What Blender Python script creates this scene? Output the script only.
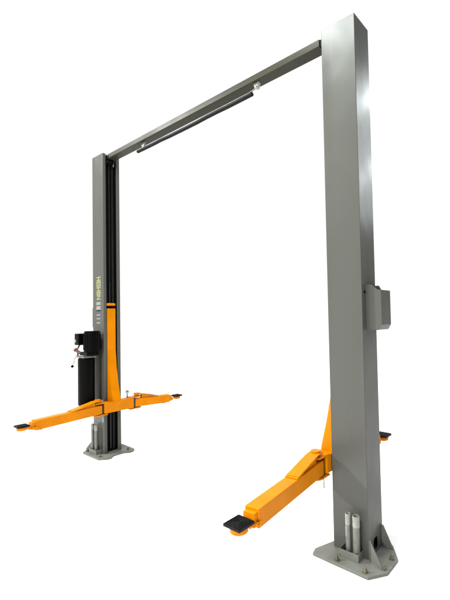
import bpy, bmesh, math, random
from mathutils import Vector, Matrix
random.seed(4)
sc = bpy.context.scene
for o in list(bpy.data.objects): bpy.data.objects.remove(o)
COL = sc.collection

# ---------------------------------------------------------------- camera
yaw, pitch, roll = 2.2518, 0.0327, -0.0205
f = Vector((math.cos(yaw)*math.cos(pitch), math.sin(yaw)*math.cos(pitch), math.sin(pitch)))
r0 = Vector((math.sin(yaw), -math.cos(yaw), 0)); u0 = r0.cross(f)
c_, s_ = math.cos(roll), math.sin(roll)
r = c_*r0 + s_*u0; u = -s_*r0 + c_*u0
cd = bpy.data.cameras.new('camera'); cam = bpy.data.objects.new('camera', cd); COL.objects.link(cam)
M = Matrix((( r.x, u.x, -f.x, 1.430), (r.y, u.y, -f.y, -2.4159), (r.z, u.z, -f.z, 1.6163), (0, 0, 0, 1)))
cam.matrix_world = M
cd.sensor_fit = 'HORIZONTAL'; cd.sensor_width = 36
cd.lens = 390.462/450*36
cd.shift_x = (225-270.175)/450; cd.shift_y = (305.283-300)/450
cd.clip_start = 0.05; cd.clip_end = 500
sc.camera = cam

# ---------------------------------------------------------------- world: a bright white studio cove, dim behind the photographer
w = bpy.data.worlds.new('World'); sc.world = w; w.use_nodes = True
nt = w.node_tree; nt.nodes.clear()
def N(nt, t, **k):
    n = nt.nodes.new(t)
    for a, b in k.items(): setattr(n, a, b)
    return n
def L(nt, a, b): nt.links.new(a, b)
tc = N(nt, 'ShaderNodeTexCoord')
az = math.radians(136)
dot = N(nt, 'ShaderNodeVectorMath', operation='DOT_PRODUCT'); dot.inputs[1].default_value = (math.cos(az), math.sin(az), 0)
L(nt, tc.outputs['Generated'], dot.inputs[0])
m1 = N(nt, 'ShaderNodeMapRange', interpolation_type='SMOOTHSTEP'); L(nt, dot.outputs['Value'], m1.inputs['Value'])
m1.inputs['From Min'].default_value = 0.36; m1.inputs['From Max'].default_value = 0.52
m1.inputs['To Min'].default_value = 0.16; m1.inputs['To Max'].default_value = 1.08
sep = N(nt, 'ShaderNodeSeparateXYZ'); L(nt, tc.outputs['Generated'], sep.inputs[0])
m2 = N(nt, 'ShaderNodeMapRange', interpolation_type='SMOOTHSTEP'); L(nt, sep.outputs['Z'], m2.inputs['Value'])
m2.inputs['From Min'].default_value = 0.66; m2.inputs['From Max'].default_value = 0.85
m2.inputs['To Min'].default_value = 0.0; m2.inputs['To Max'].default_value = 2.6
mx = N(nt, 'ShaderNodeMath', operation='MAXIMUM'); L(nt, m1.outputs[0], mx.inputs[0]); L(nt, m2.outputs[0], mx.inputs[1])
bg = N(nt, 'ShaderNodeBackground'); bg.inputs['Color'].default_value = (1, 1, 1, 1); L(nt, mx.outputs[0], bg.inputs['Strength'])
wo = N(nt, 'ShaderNodeOutputWorld'); L(nt, bg.outputs[0], wo.inputs[0])

# ---------------------------------------------------------------- studio lamps
def area(name, loc, target, size, power, color=(1, 1, 1), size_y=None):
    ld = bpy.data.lights.new(name, 'AREA'); ld.energy = power; ld.size = size; ld.color = color
    if size_y: ld.shape = 'RECTANGLE'; ld.size_y = size_y
    o = bpy.data.objects.new(name, ld); COL.objects.link(o); o.location = loc
    d = Vector(target)-Vector(loc); o.rotation_euler = d.to_track_quat('-Z', 'Y').to_euler()
    return o
area('key_lamp', (-11.0, -8.0, 9.1), (-0.9, 0, 1.6), 0.95, 2700, (1.0, .985, .95))
area('front_lamp', (1.0, -8.5, 3.6), (-0.8, 0, 1.9), 0.9, 400, (1.0, .99, .97))
area('column_lamp', (-1.1, -2.0, 5.7), (0.0, 0, 3.0), 0.9, 165, (.93, 1.0, .97))
sl = area('side_lamp', (1.95, 3.5, 4.3), (0.26, 0.1, 2.8), 0.8, 8.0, (.92, .99, 1.0), 2.3); sl.data.spread = math.radians(80)
for k, (lz, pw) in enumerate(((4.92, 1.5), (3.80, 1.0))):
    sp = area('side_spot', (1.50, 3.1, lz), (0.26, 0.2, 3.2-.5*k), 0.2, pw, (.92, .99, 1.0)); sp.data.spread = math.radians(80)

sc.view_settings.view_transform = 'Standard'; sc.view_settings.look = 'None'
sc.view_settings.exposure = 0; sc.view_settings.gamma = 1
sc.render.engine = 'CYCLES'

# ---------------------------------------------------------------- materials
def lin(c): return tuple(((x/255)/12.92 if x/255 <= .04045 else ((x/255+.055)/1.055)**2.4) for x in c)
def paint(name, col, rough=.4, var=.12, scale=7, metallic=0, coat=0, bump=.02, bscale=160, dirt=None, spec=.5, streak=False, wave=0):
    m = bpy.data.materials.new(name); m.use_nodes = True; t = m.node_tree
    b = t.nodes['Principled BSDF']; b.inputs['Metallic'].default_value = metallic
    b.inputs['Coat Weight'].default_value = coat; b.inputs['Coat Roughness'].default_value = .12
    b.inputs['Specular IOR Level'].default_value = spec
    tc = N(t, 'ShaderNodeTexCoord'); mp = N(t, 'ShaderNodeMapping'); L(t, tc.outputs['Object'], mp.inputs[0])
    if streak: mp.inputs['Scale'].default_value = (1, 1, .12)
    n1 = N(t, 'ShaderNodeTexNoise'); n1.inputs['Scale'].default_value = scale; n1.inputs['Detail'].default_value = 6
    L(t, mp.outputs[0], n1.inputs['Vector'])
    mr = N(t, 'ShaderNodeMapRange'); L(t, n1.outputs[0], mr.inputs['Value'])
    mr.inputs['From Min'].default_value = .3; mr.inputs['From Max'].default_value = .7
    mr.inputs['To Min'].default_value = 1-var; mr.inputs['To Max'].default_value = 1+var
    mul = N(t, 'ShaderNodeVectorMath', operation='SCALE'); mul.inputs[0].default_value = col[:3]
    L(t, mr.outputs[0], mul.inputs['Scale'])
    out = mul.outputs[0]
    if dirt:
        n3 = N(t, 'ShaderNodeTexNoise'); n3.inputs['Scale'].default_value = 38; n3.inputs['Detail'].default_value = 8
        n3.inputs['Roughness'].default_value = .75
        L(t, tc.outputs['Object'], n3.inputs['Vector'])
        r3 = N(t, 'ShaderNodeMapRange'); L(t, n3.outputs[0], r3.inputs['Value'])
        r3.inputs['From Min'].default_value = .60; r3.inputs['From Max'].default_value = .72
        r3.inputs['To Max'].default_value = dirt[1]
        mixn = N(t, 'ShaderNodeMix', data_type='RGBA'); L(t, r3.outputs[0], mixn.inputs['Factor'])
        L(t, out, mixn.inputs['A']); mixn.inputs['B'].default_value = (*dirt[0], 1); out = mixn.outputs['Result']
    L(t, out, b.inputs['Base Color'])
    n2 = N(t, 'ShaderNodeTexNoise'); n2.inputs['Scale'].default_value = 3.3; n2.inputs['Detail'].default_value = 4
    L(t, mp.outputs[0], n2.inputs['Vector'])
    r2 = N(t, 'ShaderNodeMapRange'); L(t, n2.outputs[0], r2.inputs['Value'])
    r2.inputs['To Min'].default_value = max(.03, rough-.12); r2.inputs['To Max'].default_value = rough+.12
    L(t, r2.outputs[0], b.inputs['Roughness'])
    nb = N(t, 'ShaderNodeTexNoise'); nb.inputs['Scale'].default_value = bscale; nb.inputs['Detail'].default_value = 3
    L(t, tc.outputs['Object'], nb.inputs['Vector'])
    bp = N(t, 'ShaderNodeBump'); bp.inputs['Strength'].default_value = bump; bp.inputs['Distance'].default_value = .002
    L(t, nb.outputs[0], bp.inputs['Height']); L(t, bp.outputs[0], b.inputs['Normal'])
    if wave:            # the slight waviness of rolled sheet
        nw = N(t, 'ShaderNodeTexNoise'); nw.inputs['Scale'].default_value = 6; nw.inputs['Detail'].default_value = 2
        mw = N(t, 'ShaderNodeMapping'); mw.inputs['Scale'].default_value = (1.1, 1.1, .7); L(t, tc.outputs['Object'], mw.inputs[0]); L(t, mw.outputs[0], nw.inputs['Vector'])
        ge = N(t, 'ShaderNodeNewGeometry')
        sb = N(t, 'ShaderNodeVectorMath', operation='SUBTRACT'); L(t, nw.outputs['Color'], sb.inputs[0]); sb.inputs[1].default_value = (.5, .5, .5)
        sl_ = N(t, 'ShaderNodeVectorMath', operation='SCALE'); L(t, sb.outputs[0], sl_.inputs[0]); sl_.inputs['Scale'].default_value = wave
        ad = N(t, 'ShaderNodeVectorMath', operation='ADD'); L(t, ge.outputs['Normal'], ad.inputs[0]); L(t, sl_.outputs[0], ad.inputs[1])
        nm = N(t, 'ShaderNodeVectorMath', operation='NORMALIZE'); L(t, ad.outputs[0], nm.inputs[0]); L(t, nm.outputs[0], bp.inputs['Normal'])
    return m
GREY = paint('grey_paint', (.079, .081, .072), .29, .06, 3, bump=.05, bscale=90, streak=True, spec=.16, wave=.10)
GREYB = paint('grey_shaded_paint', (.030, .029, .020), .40, .07, 5, bump=.05, bscale=90, spec=.08)  # column grey darkened, so the beam's underside shade sits in its colour
GREYP = paint('grey_plate_paint', (.14, .145, .128), .5, .12, 14, bump=.08, spec=.25, dirt=((.06, .05, .035), .5))
ORANGE = paint('orange_paint', (.58, .182, .0006), .31, .10, 6, spec=.07, coat=.0, bump=.05, bscale=110, dirt=((.26, .09, .01), .5))
BLACK = paint('black_plastic', (.002, .002, .002), .3, .2, 9, bump=.05, spec=.05)
RUBBER = paint('black_rubber', (.005, .005, .005), .5, .3, 30, bump=.2, spec=.12, dirt=((.07, .07, .065), .75))
MATTE = paint('matte_black', (.003, .003, .003), .7, .3, 20, bump=.1, spec=.1)  # matte black for the channel's painted shade and the beam brackets
STEEL = paint('zinc_steel', (.30, .30, .28), .34, .15, 18, metallic=1, bump=.06, dirt=((.16, .13, .09), .4))
TUBE = paint('dull_galvanised_steel', (.16, .165, .145), .45, .2, 24, metallic=.4, bump=.08, dirt=((.12, .11, .09), .4))
COLLAR = paint('bright_turned_steel', (.26, .27, .24), .4, .2, 30, metallic=.3, bump=.08)
BOLT = paint('yellowish_zinc_bolt', (.17, .155, .11), .42, .2, 30, metallic=.6, bump=.06, dirt=((.08, .06, .04), .6))
DSTEEL = paint('dark_steel', (.03, .03, .03), .35, .2, 12, metallic=.8)
BRASS = paint('copper_fitting', (.12, .06, .035), .4, .1, 12, metallic=.5)
LIME = paint('yellow_print', (.24, .245, .10), .5, .05, 12)
WHITE = paint('white_print', (.20, .20, .185), .5, .05, 12)
FLOOR = paint('white_floor', (.87, .87, .87), .75, .01, 2, bump=0, spec=.1)

# ---------------------------------------------------------------- mesh helpers
class MB:
    def __init__(s): s.bm = bmesh.new()
    def box(s, x0, x1, y0, y1, z0, z1):
        v = [s.bm.verts.new(p) for p in ((x0,y0,z0),(x1,y0,z0),(x1,y1,z0),(x0,y1,z0),(x0,y0,z1),(x1,y0,z1),(x1,y1,z1),(x0,y1,z1))]
        for q in ((3,2,1,0),(4,5,6,7),(0,1,5,4),(1,2,6,5),(2,3,7,6),(3,0,4,7)): s.bm.faces.new([v[i] for i in q])
        return s
    def prism(s, pts, a, b, axis):      # polygon extruded along an axis
        def P(p, h): return {'x': (h, p[0], p[1]), 'y': (p[0], h, p[1]), 'z': (p[0], p[1], h)}[axis]
        A = [s.bm.verts.new(P(p, a)) for p in pts]; B = [s.bm.verts.new(P(p, b)) for p in pts]
        n = len(pts); s.bm.faces.new(A[::-1]); s.bm.faces.new(B)
        for i in range(n): s.bm.faces.new((A[i], A[(i+1) % n], B[(i+1) % n], B[i]))
        return s
    def cyl(s, p0, p1, r0, r1=None, n=28):
        r1 = r0 if r1 is None else r1
        p0 = Vector(p0); p1 = Vector(p1); d = (p1-p0).normalized()
        a = d.orthogonal().normalized(); b = d.cross(a)
        A = []; B = []
        for i in range(n):
            t = 2*math.pi*i/n; e = a*math.cos(t)+b*math.sin(t)
            A.append(s.bm.verts.new(p0+e*r0)); B.append(s.bm.verts.new(p1+e*r1))
        s.bm.faces.new(A[::-1]); s.bm.faces.new(B)
        for i in range(n): s.bm.faces.new((A[i], A[(i+1) % n], B[(i+1) % n], B[i]))
        return s
    def lathe(s, x, y, prof, n=32):     # (radius, z) profile, closed at both ends
        R = [[s.bm.verts.new((x+r*math.cos(2*math.pi*i/n), y+r*math.sin(2*math.pi*i/n), z)) for i in range(n)] for r, z in prof]
        for k in range(len(R)-1):
            for i in range(n): s.bm.faces.new((R[k][i], R[k][(i+1) % n], R[k+1][(i+1) % n], R[k+1][i]))
        s.bm.faces.new(R[0][::-1]); s.bm.faces.new(R[-1])
        return s
    def tube(s, pts, r, n=10):
        pts = [Vector(p) for p in pts]; rings = []
        for i, p in enumerate(pts):
            d = (pts[min(i+1, len(pts)-1)]-pts[max(i-1, 0)]).normalized()
            a = d.cross(Vector((.31, .17, .93))).normalized(); b = d.cross(a)
            rings.append([s.bm.verts.new(p+(a*math.cos(2*math.pi*k/n)+b*math.sin(2*math.pi*k/n))*r) for k in range(n)])
        for i in range(len(rings)-1):
            for k in range(n): s.bm.faces.new((rings[i][k], rings[i][(k+1) % n], rings[i+1][(k+1) % n], rings[i+1][k]))
        s.bm.faces.new(rings[0][::-1]); s.bm.faces.new(rings[-1])
        return s
    def hexn(s, x, y, z0, z1, r, a=0):
        return s.prism([(x+r*math.cos(a+i*math.pi/3), y+r*math.sin(a+i*math.pi/3)) for i in range(6)], z0, z1, 'z')
    def build(s, name, mat, parent=None, bevel=.0025, label=None, xf=None):
        if xf is not None: bmesh.ops.transform(s.bm, matrix=xf, verts=s.bm.verts)
        bmesh.ops.recalc_face_normals(s.bm, faces=s.bm.faces)
        me = bpy.data.meshes.new(name); s.bm.to_mesh(me); s.bm.free(); me.materials.append(mat)
        o = bpy.data.objects.new(name, me); COL.objects.link(o)
        if parent: o.parent = parent
        if label: o['label'] = label
        if bevel:
            b = o.modifiers.new('bevel', 'BEVEL'); b.width = bevel; b.segments = 2; b.limit_method = 'ANGLE'; b.angle_limit = math.radians(40)
        for p in me.polygons: p.use_smooth = True
        es = o.modifiers.new('wn', 'WEIGHTED_NORMAL'); es.keep_sharp = False
        return o
def smooth_by_angle(me, ang=35):
    bm = bmesh.new(); bm.from_mesh(me)
    for e in bm.edges:
        e.smooth = not (len(e.link_faces) == 2 and e.calc_face_angle(0) > math.radians(ang))
    bm.to_mesh(me); bm.free()
def cut(o, cutter):
    m = o.modifiers.new('b', 'BOOLEAN'); m.operation = 'DIFFERENCE'; m.object = cutter; m.solver = 'EXACT'
    mods = [x for x in o.modifiers if x.name in ('bevel', 'wn')]
    for x in mods: x.show_viewport = False
    bpy.context.view_layer.update()
    dg = bpy.context.evaluated_depsgraph_get()
    me = bpy.data.meshes.new_from_object(o.evaluated_get(dg))
    o.modifiers.remove(m); o.data = me
    for x in mods: x.show_viewport = True
    bpy.data.objects.remove(cutter)

W, D, S, H = .2201, .2641, 3.1405, 3.70
BT = .02                                       # base plate thickness
# mirrored x for the far column: X(d) = distance d outward from the opening face
def XN(d): return d
def XF(d): return -S-d

# ---------------------------------------------------------------- floor
fl = MB().prism([(40*math.cos(i*math.pi/32), 40*math.sin(i*math.pi/32)) for i in range(64)], -.2, 0, 'z').build('floor', FLOOR, bevel=0)
fl['kind'] = 'structure'

# ---------------------------------------------------------------- the lift
root = bpy.data.objects.new('two_post_car_lift', None); COL.objects.link(root); root.location = (0, 0, 0)
root['label'] = 'tall grey two post car lift with orange swing arms and overhead crossbeam'
root['category'] = 'car lift'

def column(X, far):
    def bx(mb, d0, d1, y0, y1, z0, z1):
        a, b = sorted((X(d0), X(d1))); return mb.box(a, b, y0, y1, z0, z1)
    t = .007; ya, yb = .038, .174
    sec = [(0, 0), (D, 0), (D, W), (0, W), (0, yb), (t, yb), (t, W-t), (D-t, W-t), (D-t, t), (t, t), (t, ya), (0, ya)]
    m = MB(); m.prism([(X(a), b) for a, b in sec], BT, H, 'z')
    c = m.build('column', GREY, root, .004, 'far left column with power unit on its front' if far else 'nearest column, at the right')
    if not far:
        k = MB(); k.prism([(.075+.0, .05), (.085, .036), (.13, .036), (.14, .05), (.14, .10), (.128, .118), (.085, .118), (.075, .10)], X(D)-.03, X(D)+.03, 'x')
        cut(c, k.build('cutter', GREY, None, 0))
    smooth_by_angle(c.data)
    # base plate
    if far:
        pp = [(-3.43, -.125), (-3.05, -.125), (-2.985, -.055), (-2.975, -.005), (-3.03, .05), (-3.03, .19), (-2.985, .235), (-2.985, .285), (-3.03, .33), (-3.43, .35), (-3.52, .27), (-3.52, -.03)]
    else:
        pp = [(-.075, -.155), (.33, -.165), (.41, -.05), (.41, .12), (.325, .25), (.20, .28), (.0, .28), (-.03, .06), (-.09, -.10)]
    MB().prism(pp, .001, BT, 'z').build('base_plate', GREYP, c, .003)
    # gussets on the outer face
    for ya2, yb2, gl, gh in ((-.004, .004, .115, .125), (W-.022, W-.013, .08, .145)):
        gx = Matrix.Translation((X(D), 0, 0)) @ Matrix.Rotation((.40 if far else -.40) if ya2 < 0 else 0, 4, 'Z') @ Matrix.Translation((-X(D), 0, 0))
        MB().prism([(X(D+.0005), BT+.0003), (X(D+gl), BT+.0003), (X(D+gl), BT+.010), (X(D+.014), BT+gh), (X(D+.0005), BT+gh)], ya2, yb2, 'y').build('gusset', GREYP, c, .0015, None, gx)
    # anchor bolts
    bl = [(-3.41, -.075), (-3.06, .262), (-3.09, -.085), (-3.44, .2)] if far else [(.095, -.128), (.298, -.132), (.378, -.035), (.378, .095)]
    for i, (x, y) in enumerate(bl):
        a = random.random()
        MB().cyl((x, y, BT), (x, y, BT+.004), .019).hexn(x, y, BT+.004, BT+.019, .0145, a).cyl((x, y, BT+.019), (x, y, BT+.034), .0075, n=14).build('anchor_bolt', BOLT, c, .001)
    # safety latch cover on the outer face
    z0, z1 = 1.522, 1.83; e = .112; ys, ye = (.05, W-.012)
    prof = [(0, z0), (e-.022, z0), (e, z0+.035), (e, z1-.038), (e-.008, z1-.040)]
    for i in range(7):
        q = i/6; prof.append((e-.02-.06*q, z1-.040+.040*math.sin(q*math.pi/2)**1.5 if i else z1-.040))
    prof += [(0, z1)]
    ft = .004
    m = MB()
    m.prism([(X(D+a+.0005), z) for a, z in prof], ys, ys+ft, 'y')
    m.prism([(X(D+.0005), z0), (X(D+e-.022), z0), (X(D+e), z0+.035), (X(D+e), z1-.040), (X(D+e-.035), z1-.040), (X(D+.05), z1-.030), (X(D+.032), z1), (X(D+.0005), z1)], ye-ft, ye, 'y')
    a, b = sorted((X(D+e-ft), X(D+e-.0006)))
    m.box(a, b, ys+.0015, ye-.0015, z0+.036, z1-.0405)
    m.prism([(X(D+.001), z0+.001), (X(D+e-.022), z0+.001), (X(D+e-.001), z0+.0355), (X(D+e-.004), z0+.0365), (X(D+e-.024), z0+.006), (X(D+.001), z0+.006)], ys+.0015, ye-.0015, 'y')
    bx(m, D+.0005, D+.003, .012, ys-.0005, z0, z1)
    cv = m.build('latch_cover', GREY, c, .0015)
    k = MB(); k.cyl((X(D+.002), .030, z1-.05), (X(D+.009), .030, z1-.05), .0085, n=18); k.build('cover_bolt', BLACK, cv, .001)
    # adapter tray
    t0, t1 = (.085, .226) if not far else (.055, .225)
    m = MB(); x0, x1 = sorted((X(t0), X(t1)))
    m.box(x0, x1, -.078, -.074, BT+.0005, BT+.050); m.box(x0, x0+.004, -.0738, -.0005, BT+.0005, BT+.050); m.box(x1-.004, x1, -.0738, -.0005, BT+.0005, BT+.050)
    m.box(x0+.0042, x1-.0042, -.0738, -.0005, BT+.001, BT+.006)
    m.build('adapter_tray', GREYP, c, .001)
    # added black sheet standing in for the channel's inner shade; lift cylinder
    a, b = sorted((X(.048), X(.052)))
    MB().box(a, b, .012, W-.012, BT+.01, H-.12).build('channel_shade_sheet', MATTE, c, .0005)
    m = MB().cyl((X(.034), .098, .06), (X(.034), .098, 2.1), .010, n=20).cyl((X(.034), .098, 2.1), (X(.034), .098, H-.1), .007, n=20)
    m.build('lift_cylinder', DSTEEL, c, .001)
    m = MB()
    for k2 in range(2): m.cyl((X(.03), .132+.014*k2, .05), (X(.03), .132+.014*k2, H-.1), .0035, n=8)
    m.build('cable', DSTEEL, c, 0)
    # sheave at the column head
    s = MB(); s.cyl((X(.02), .075, H-.085), (X(.02), .092, H-.085), .045, n=30).cyl((X(.02), .117, H-.085), (X(.02), .134, H-.085), .045, n=30)
    s.build('sheave', BLACK, c, .002)
    MB().cyl((X(.02), .05, H-.085), (X(.02), .16, H-.085), .009, n=18).build('sheave_pin', STEEL, c, .001)
    m = MB(); x0, x1 = sorted((X(-.012), X(.03)))
    m.box(x0, x1, .044, .048, H-.15, H-.012); m.build('head_bracket', BLACK, c, .001)
    MB().box(x0, x1, .162, .166, H-.15, H-.012).build('head_bracket', BLACK, c, .001)
    return c
near = column(XN, False); farc = column(XF, True)

# overhead crossbeam
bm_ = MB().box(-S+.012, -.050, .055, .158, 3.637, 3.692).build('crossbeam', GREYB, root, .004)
MB().box(-.0495, .028, .062, .15, 3.640, 3.688).build('beam_bracket', MATTE, bm_, .001)
MB().box(-S-.03, -S+.0115, .062, .15, 3.640, 3.688).build('beam_bracket', MATTE, bm_, .001)
MB().tube([(-2.53+1.77*i/12,   .10, 3.567-.006*math.sin(i/12*math.pi)+(.0035 if i in (3, 8, 9) else 0)) for i in range(13)], .0185, 18).build('shutoff_bar', RUBBER, bm_, .002)
m = MB(); m.tube([(-.70, .1, 3.625), (-.72, .1, 3.600), (-.80, .1, 3.588), (-1.18, .1, 3.586)], .006, 10); m.build('bar_rod', TUBE, bm_, 0)
m = MB(); m.prism([(-.735, 3.6365), (-.675, 3.6365), (-.692, 3.59), (-.715, 3.59)], .084, .116, 'y').cyl((-.703, .074, 3.603), (-.703, .126, 3.603), .008, n=14); m.build('bar_hanger', COLLAR, bm_, .001)
m = MB(); m.prism([(-2.45, 3.6365), (-2.37, 3.6365), (-2.40, 3.575), (-2.43, 3.575)], .092, .108, 'y'); m.build('bar_hanger', GREYP, bm_, .001)

# ---------------------------------------------------------------- carriages
def carriage(X, far):
    lab = None
    y0, y1 = .046, .152
    m = MB(); a, b = sorted((X(.030), X(-.006)))
    m.box(a, b, y0, y1, .55, 1.775)
    c = m.build('carriage', ORANGE, root, .004)
    m = MB(); a, b = sorted((X(.030), X(-.010)))
    m.box(a, b, y0-.003, y1+.003, 1.807, 1.842); m.build('carriage_cap', ORANGE, c, .014)
    a, b = sorted((X(.028), X(-.003)))
    MB().box(a, b, y0+.004, y1-.004, 1.7755, 1.8065).build('slide_block', BLACK, c, .001)
    MB().prism([(X(-.0065), 1.26), (X(-.008), 1.26), (X(-.028), 1.04), (X(-.064), .87), (X(-.1165), .665), (X(-.1165), .6525), (X(-.0065), .6525)], y0+.004, y1-.002, 'y').build('carriage_gusset', ORANGE, c, .003)
    # yoke bar with clevis lugs
    m = MB(); a, b = sorted((X(-.0068), X(-.118)))
    m.box(a, b, -.052, .325, .528, .652)
    yb = m.build('yoke_bar', ORANGE, c, .005)
    for s, yy in ((-1, -.052), (1, .325)):
        yo = yy+s*.0005
        yc = yo+s*(.060 if s < 0 else .075)
        for za, zb in ((.508, .520), (.648, .660)):
            pts = []
            cx = X(-.06)
            for i in range(13):
                an = math.pi*i/12
                pts.append((cx+.052*math.cos(an), yc+s*.052*math.sin(an)))
            pts = [(cx+.052, yy-s*.04)]+pts+[(cx-.052, yy-s*.04)]
            MB().prism(pts, za, zb, 'z').build('clevis_plate', ORANGE, yb, .002)
    return c
cn = carriage(XN, False); cf = carriage(XF, True)

# ---------------------------------------------------------------- swing arms
def arm(px, py, tx, ty, label):
    d = Vector((tx-px, ty-py, 0)); Lh = d.length; ang = math.atan2(d.y, d.x)
    xf = Matrix.Translation((px, py, 0)) @ Matrix.Rotation(ang, 4, 'Z')     # local +x runs out along the arm
    e = Lh-.112                                                             # outer end of the box tube
    hw = .046
    zt, zb = .628, .528
    m = MB(); m.box(-.030, e, -hw, hw, zb, zt)
    a = m.build('swing_arm', ORANGE, root, .0045, label, xf)
    w1 = min(.33, Lh*.45)
    # raised reinforcing wedge: a sloped top plate on two side webs
    m = MB()
    m.prism([(-.035, .686), (.05, .686), (w1, zt+.012), (w1, zt+.0005), (w1-.02, zt+.0005), (.05, .676), (-.035, .676)], -.043, .043, 'y')
    for yy in (-.030, .024): m.prism([(.055, .6755), (.06, .6745), (w1-.03, zt+.0006), (.055, zt+.0006)], yy, yy+.006, 'y')
    m.build('arm_wedge', ORANGE, a, .0015, None, xf)
    m = MB(); m.box(w1+.0005, w1+.018, -hw+.002, hw-.002, zt+.0005, zt+.008); m.build('arm_weld_strip', ORANGE, a, .002, None, xf)
    # pivot pin with head
    m = MB(); m.cyl((0, 0, .6605), (0, 0, .6755), .030, n=30).cyl((0, 0, .6865), (0, 0, .698), .034, n=30); m.build('pivot_pin', ORANGE, a, .002, None, xf)
    m = MB(); m.cyl((0, 0, .5205), (0, 0, zb-.0005), .03, n=24).box(-.046, -.0305, -.043, .043, .524, .644); m.build('pivot_foot_slot_shade', DSTEEL, a, .002, None, xf)  # pivot foot, plus a dark block painting the shaded slot by the yoke bar
    # inner extension tube
    m = MB(); m.box(e-.1, e+.030, -.036, .036, zb+.012, zt-.014).box(e+.0302, e+.052, -.026, .026, zb+.016, zt-.045); m.build('arm_extension', ORANGE, a, .003, None, xf)
    m = MB(); m.cyl((e-.004, hw+.0005, zb+.028), (e-.004, hw+.014, zb+.028), .013, n=18).cyl((e+.015, .0365, zb+.03), (e+.015, .05, zb+.03), .011, n=18); m.build('stop_bolt', ORANGE, a, .001, None, xf)
    m = MB(); m.cyl((e-.07, 0, zb-.012), (e-.07, 0, zb-.0005), .016, n=18); m.build('stop_screw', DSTEEL, a, .001, None, xf)
    # pad cup and tread pad
    m = MB(); m.lathe(tx, ty, [(.036, .552), (.044, .556), (.047, .562), (.047, .582), (.042, .587)]); m.build('pad_cup', ORANGE, a, .001)
    m = MB(); h = .056
    m.box(tx-h, tx+h, ty-h, ty+h, .5875, .602)
    n = 7
    for i in range(n):          # square ring treads
        pass
    for k, q in enumerate((.050, .038, .026, .014)):
        wd = .0055; z0, z1 = .6022, .606
        m.box(tx-q, tx+q, ty-q, ty-q+wd, z0, z1).box(tx-q, tx+q, ty+q-wd, ty+q, z0, z1)
        m.box(tx-q, tx-q+wd, ty-q+wd+.0002, ty+q-wd-.0002, z0, z1).box(tx+q-wd, tx+q, ty-q+wd+.0002, ty+q-wd-.0002, z0, z1)
    m.build('lift_pad', RUBBER, a, .0012)
    # restraint pin with pull ring
    m = MB()
    if ty < 0: m.cyl((-.045, .035, .43), (-.045, .035, .506), .005, n=12)
    else: m.cyl((-.115, .0, .6605), (-.115, .0, .715), .008, n=12).cyl((-.115, -.013, .722), (-.115, .013, .722), .020, n=20)
    m.build('restraint_pin', STEEL, a, 0, None, xf)
    if ty > 0:
        m = MB(); m.tube([(.02, -.050, .692), (.15, -.050, .672), (w1+.02, -.049, .635)], .0045, 8); m.build('release_rod', STEEL, a, 0, None, xf)
    return a
arm(-.06, -.112, .043, -.987, 'long swing arm reaching forward from the nearest column')
arm(-.06, .40, .03, .81, 'short swing arm mostly hidden behind the nearest column')
arm(-S+.06, -.112, -2.965, -.945, 'long swing arm reaching forward from the far column')
arm(-S+.06, .40, -2.93, .91, 'short swing arm reaching back from the far column')

# ---------------------------------------------------------------- power unit on the far column
ux, uy = -3.265, -.155
m = MB(); m.box(-3.37, -3.20, -.030, -.0005, .66, 1.40).box(-3.33, -3.22, -.07, -.0305, 1.205, 1.245)
pu = m.build('power_unit', GREYB, root, .002, 'black hydraulic power unit bolted to the far column')
m = MB(); m.lathe(ux, uy, [(.084, .622), (.091, .628), (.093, .64), (.093, 1.165), (.089, 1.18), (.075, 1.188)], 40); m.build('oil_tank', BLACK, pu, .001)
m = MB(); m.box(ux-.085, ux+.085, uy-.075, -.0705, 1.1885, 1.205)
for i in range(5): m.hexn(ux-.07+.035*i, uy-.068, 1.2052, 1.216, .009)
m.build('pump_flange', TUBE, pu, .002)
m = MB(); m.box(ux-.03, ux+.14, uy-.06, -.0705, 1.2168, 1.26); m.build('valve_block', BLACK, pu, .004)
m = MB(); m.cyl((ux+.076, uy+.035, 1.2605), (ux+.076, uy+.035, 1.49), .092, n=36).cyl((ux+.076, uy+.035, 1.4905), (ux+.076, uy+.035, 1.505), .085, n=36)
for i in range(18):
    t = 2*math.pi*i/18
    cx, cy = ux+.076+.094*math.cos(t), uy+.035+.094*math.sin(t)
    m.cyl((cx, cy, 1.28), (cx, cy, 1.47), .004, n=8)
m.build('motor', BLACK, pu, .002)
m = MB(); m.box(ux-.175, ux-.066, uy-.06, uy+.05, 1.335, 1.475); jb = m.build('switch_box', BLACK, pu, .008)
m = MB(); m.cyl((ux-.13, uy-.0605, 1.385), (ux-.13, uy-.07, 1.385), .018, n=20); m.build('push_button', paint('lime_button', (.12, .15, .04), .4), jb, .001)
m = MB(); m.cyl((ux-.05, uy-.04, 1.235), (ux-.11, uy-.07, 1.275), .018, n=16).cyl((ux-.11, uy-.07, 1.275), (ux-.125, uy-.077, 1.285), .024, n=6); m.build('breather_cap', BRASS, pu, .001)
m = MB(); m.tube([(ux-.09, uy-.065, 1.225), (ux-.115, uy-.085, 1.17), (ux-.125, uy-.09, 1.13), (ux-.145, uy-.095, 1.095)], .0045, 10)
lh = m.build('release_lever', STEEL, pu, 0)
m = MB(); m.lathe(ux-.150, uy-.097, [(.004, 1.066), (.013, 1.070), (.018, 1.082), (.013, 1.094), (.004, 1.098)], 20); m.build('lever_knob', BLACK, lh, 0)
m = MB(); m.tube([(ux-.10, uy-.03, 1.34), (ux-.125, uy-.04, 1.30), (ux-.13, uy-.045, 1.26), (ux-.10, uy-.05, 1.20), (ux-.09, uy-.05, 1.19)], .008, 10); m.build('power_cable', BLACK, pu, 0)

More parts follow.
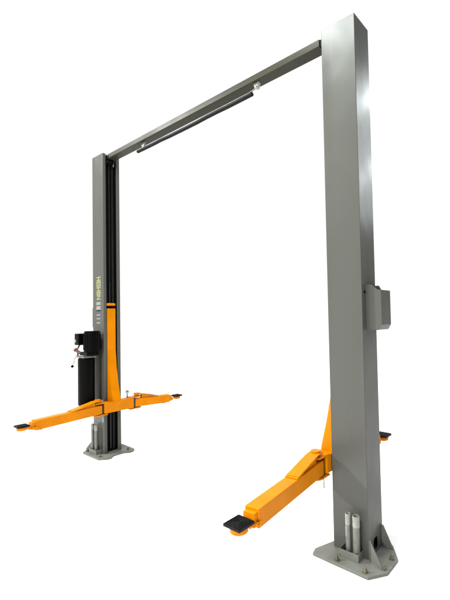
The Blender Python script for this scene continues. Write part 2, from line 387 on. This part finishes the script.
# ---------------------------------------------------------------- printing on the front of the far column
def text_obj(name, s, x, z, size, mat, parent, rot, sx=1.0, label=None):
    cu = bpy.data.curves.new(name, 'FONT'); cu.body = s; cu.size = size; cu.extrude = .0004; cu.offset = size*.03
    cu.align_x = 'CENTER'; cu.align_y = 'CENTER'
    o = bpy.data.objects.new(name, cu); COL.objects.link(o)
    bpy.context.view_layer.update()
    dg = bpy.context.evaluated_depsgraph_get(); me = bpy.data.meshes.new_from_object(o.evaluated_get(dg)); bpy.data.objects.remove(o)
    o = bpy.data.objects.new(name, me); me.materials.append(mat); COL.objects.link(o)
    me.transform(Matrix.Translation((x, -.0012, z)) @ Matrix.Rotation(math.radians(90), 4, 'X') @ Matrix.Rotation(math.radians(rot), 4, 'Z') @ Matrix.Diagonal((sx, 1, 1, 1)))
    o.parent = parent
    if label: o['label'] = label
    return o
text_obj('lettering', 'HESHBN', -3.262, 2.028, .135, LIME, farc, -90, .57, 'yellow vertical lettering')
m = MB(); m.box(-3.315, -3.21, -.0012, -.0004, 1.822, 1.858).box(-3.315, -3.21, -.0012, -.0004, 1.762, 1.806); m.build('white_marking', WHITE, farc, 0)
MB().box(-3.315, -3.21, -.0012, -.0004, 1.746, 1.756).build('black_marking', BLACK, farc, 0)
m = MB()
for z in (1.698, 1.652, 1.600): m.box(-3.31, -3.222, -.0012, -.0004, z-.008, z+.008)
m.build('small_marking', WHITE, farc, 0)

# ---------------------------------------------------------------- loose height adapters standing in the trays
def adapter(x, y, label, sleeve, R=.0205, dz=0):
    e = bpy.data.objects.new('height_adapter', None); COL.objects.link(e); e.location = (x, y, BT+.0065)
    e['label'] = label; e['category'] = 'adapter tube'; e['group'] = 'height adapters standing in the column trays'
    m = MB(); m.lathe(0, 0, [(R, 0), (R, .205+dz), (R+.0008, .206+dz)], 28); m.build('tube', TUBE, e, .001)
    m = MB(); m.lathe(0, 0, [(R+.0012, .2065+dz), (R+.0012, .272+dz), (R-.0005, .276+dz), (R-.005, .276+dz), (R-.0055, .250+dz)], 28); m.build('collar', COLLAR, e, .0008)
    m = MB(); m.cyl((0, 0, .2505+dz), (0, 0, .268+dz), .009, n=20); m.build('spigot', STEEL, e, .001)
    if sleeve:
        pts = [((R+.0012)*math.cos(t), (R+.0012)*math.sin(t)) for t in [math.radians(-150+8*i) for i in range(9)]]
        inn = [((R+.0002)*math.cos(t), (R+.0002)*math.sin(t)) for t in [math.radians(-86-8*i) for i in range(9)]]
        m = MB(); m.prism(pts+inn, .13, .20, 'z'); m.build('sticker', WHITE, e, 0)
    return e
adapter(.141, -.045, 'steel tube with pale sticker, left of two in the nearest column tray', True, .0185)
adapter(.199, -.045, 'plain thicker steel tube, right of two in the nearest column tray', False, .0232)
adapter(-3.335, -.045, 'steel tube on the outer left side of the far column tray', False, .0205, .06)
adapter(-3.25, -.045, 'steel tube nearer the orange yoke in the far column tray', False, .0205, .06)
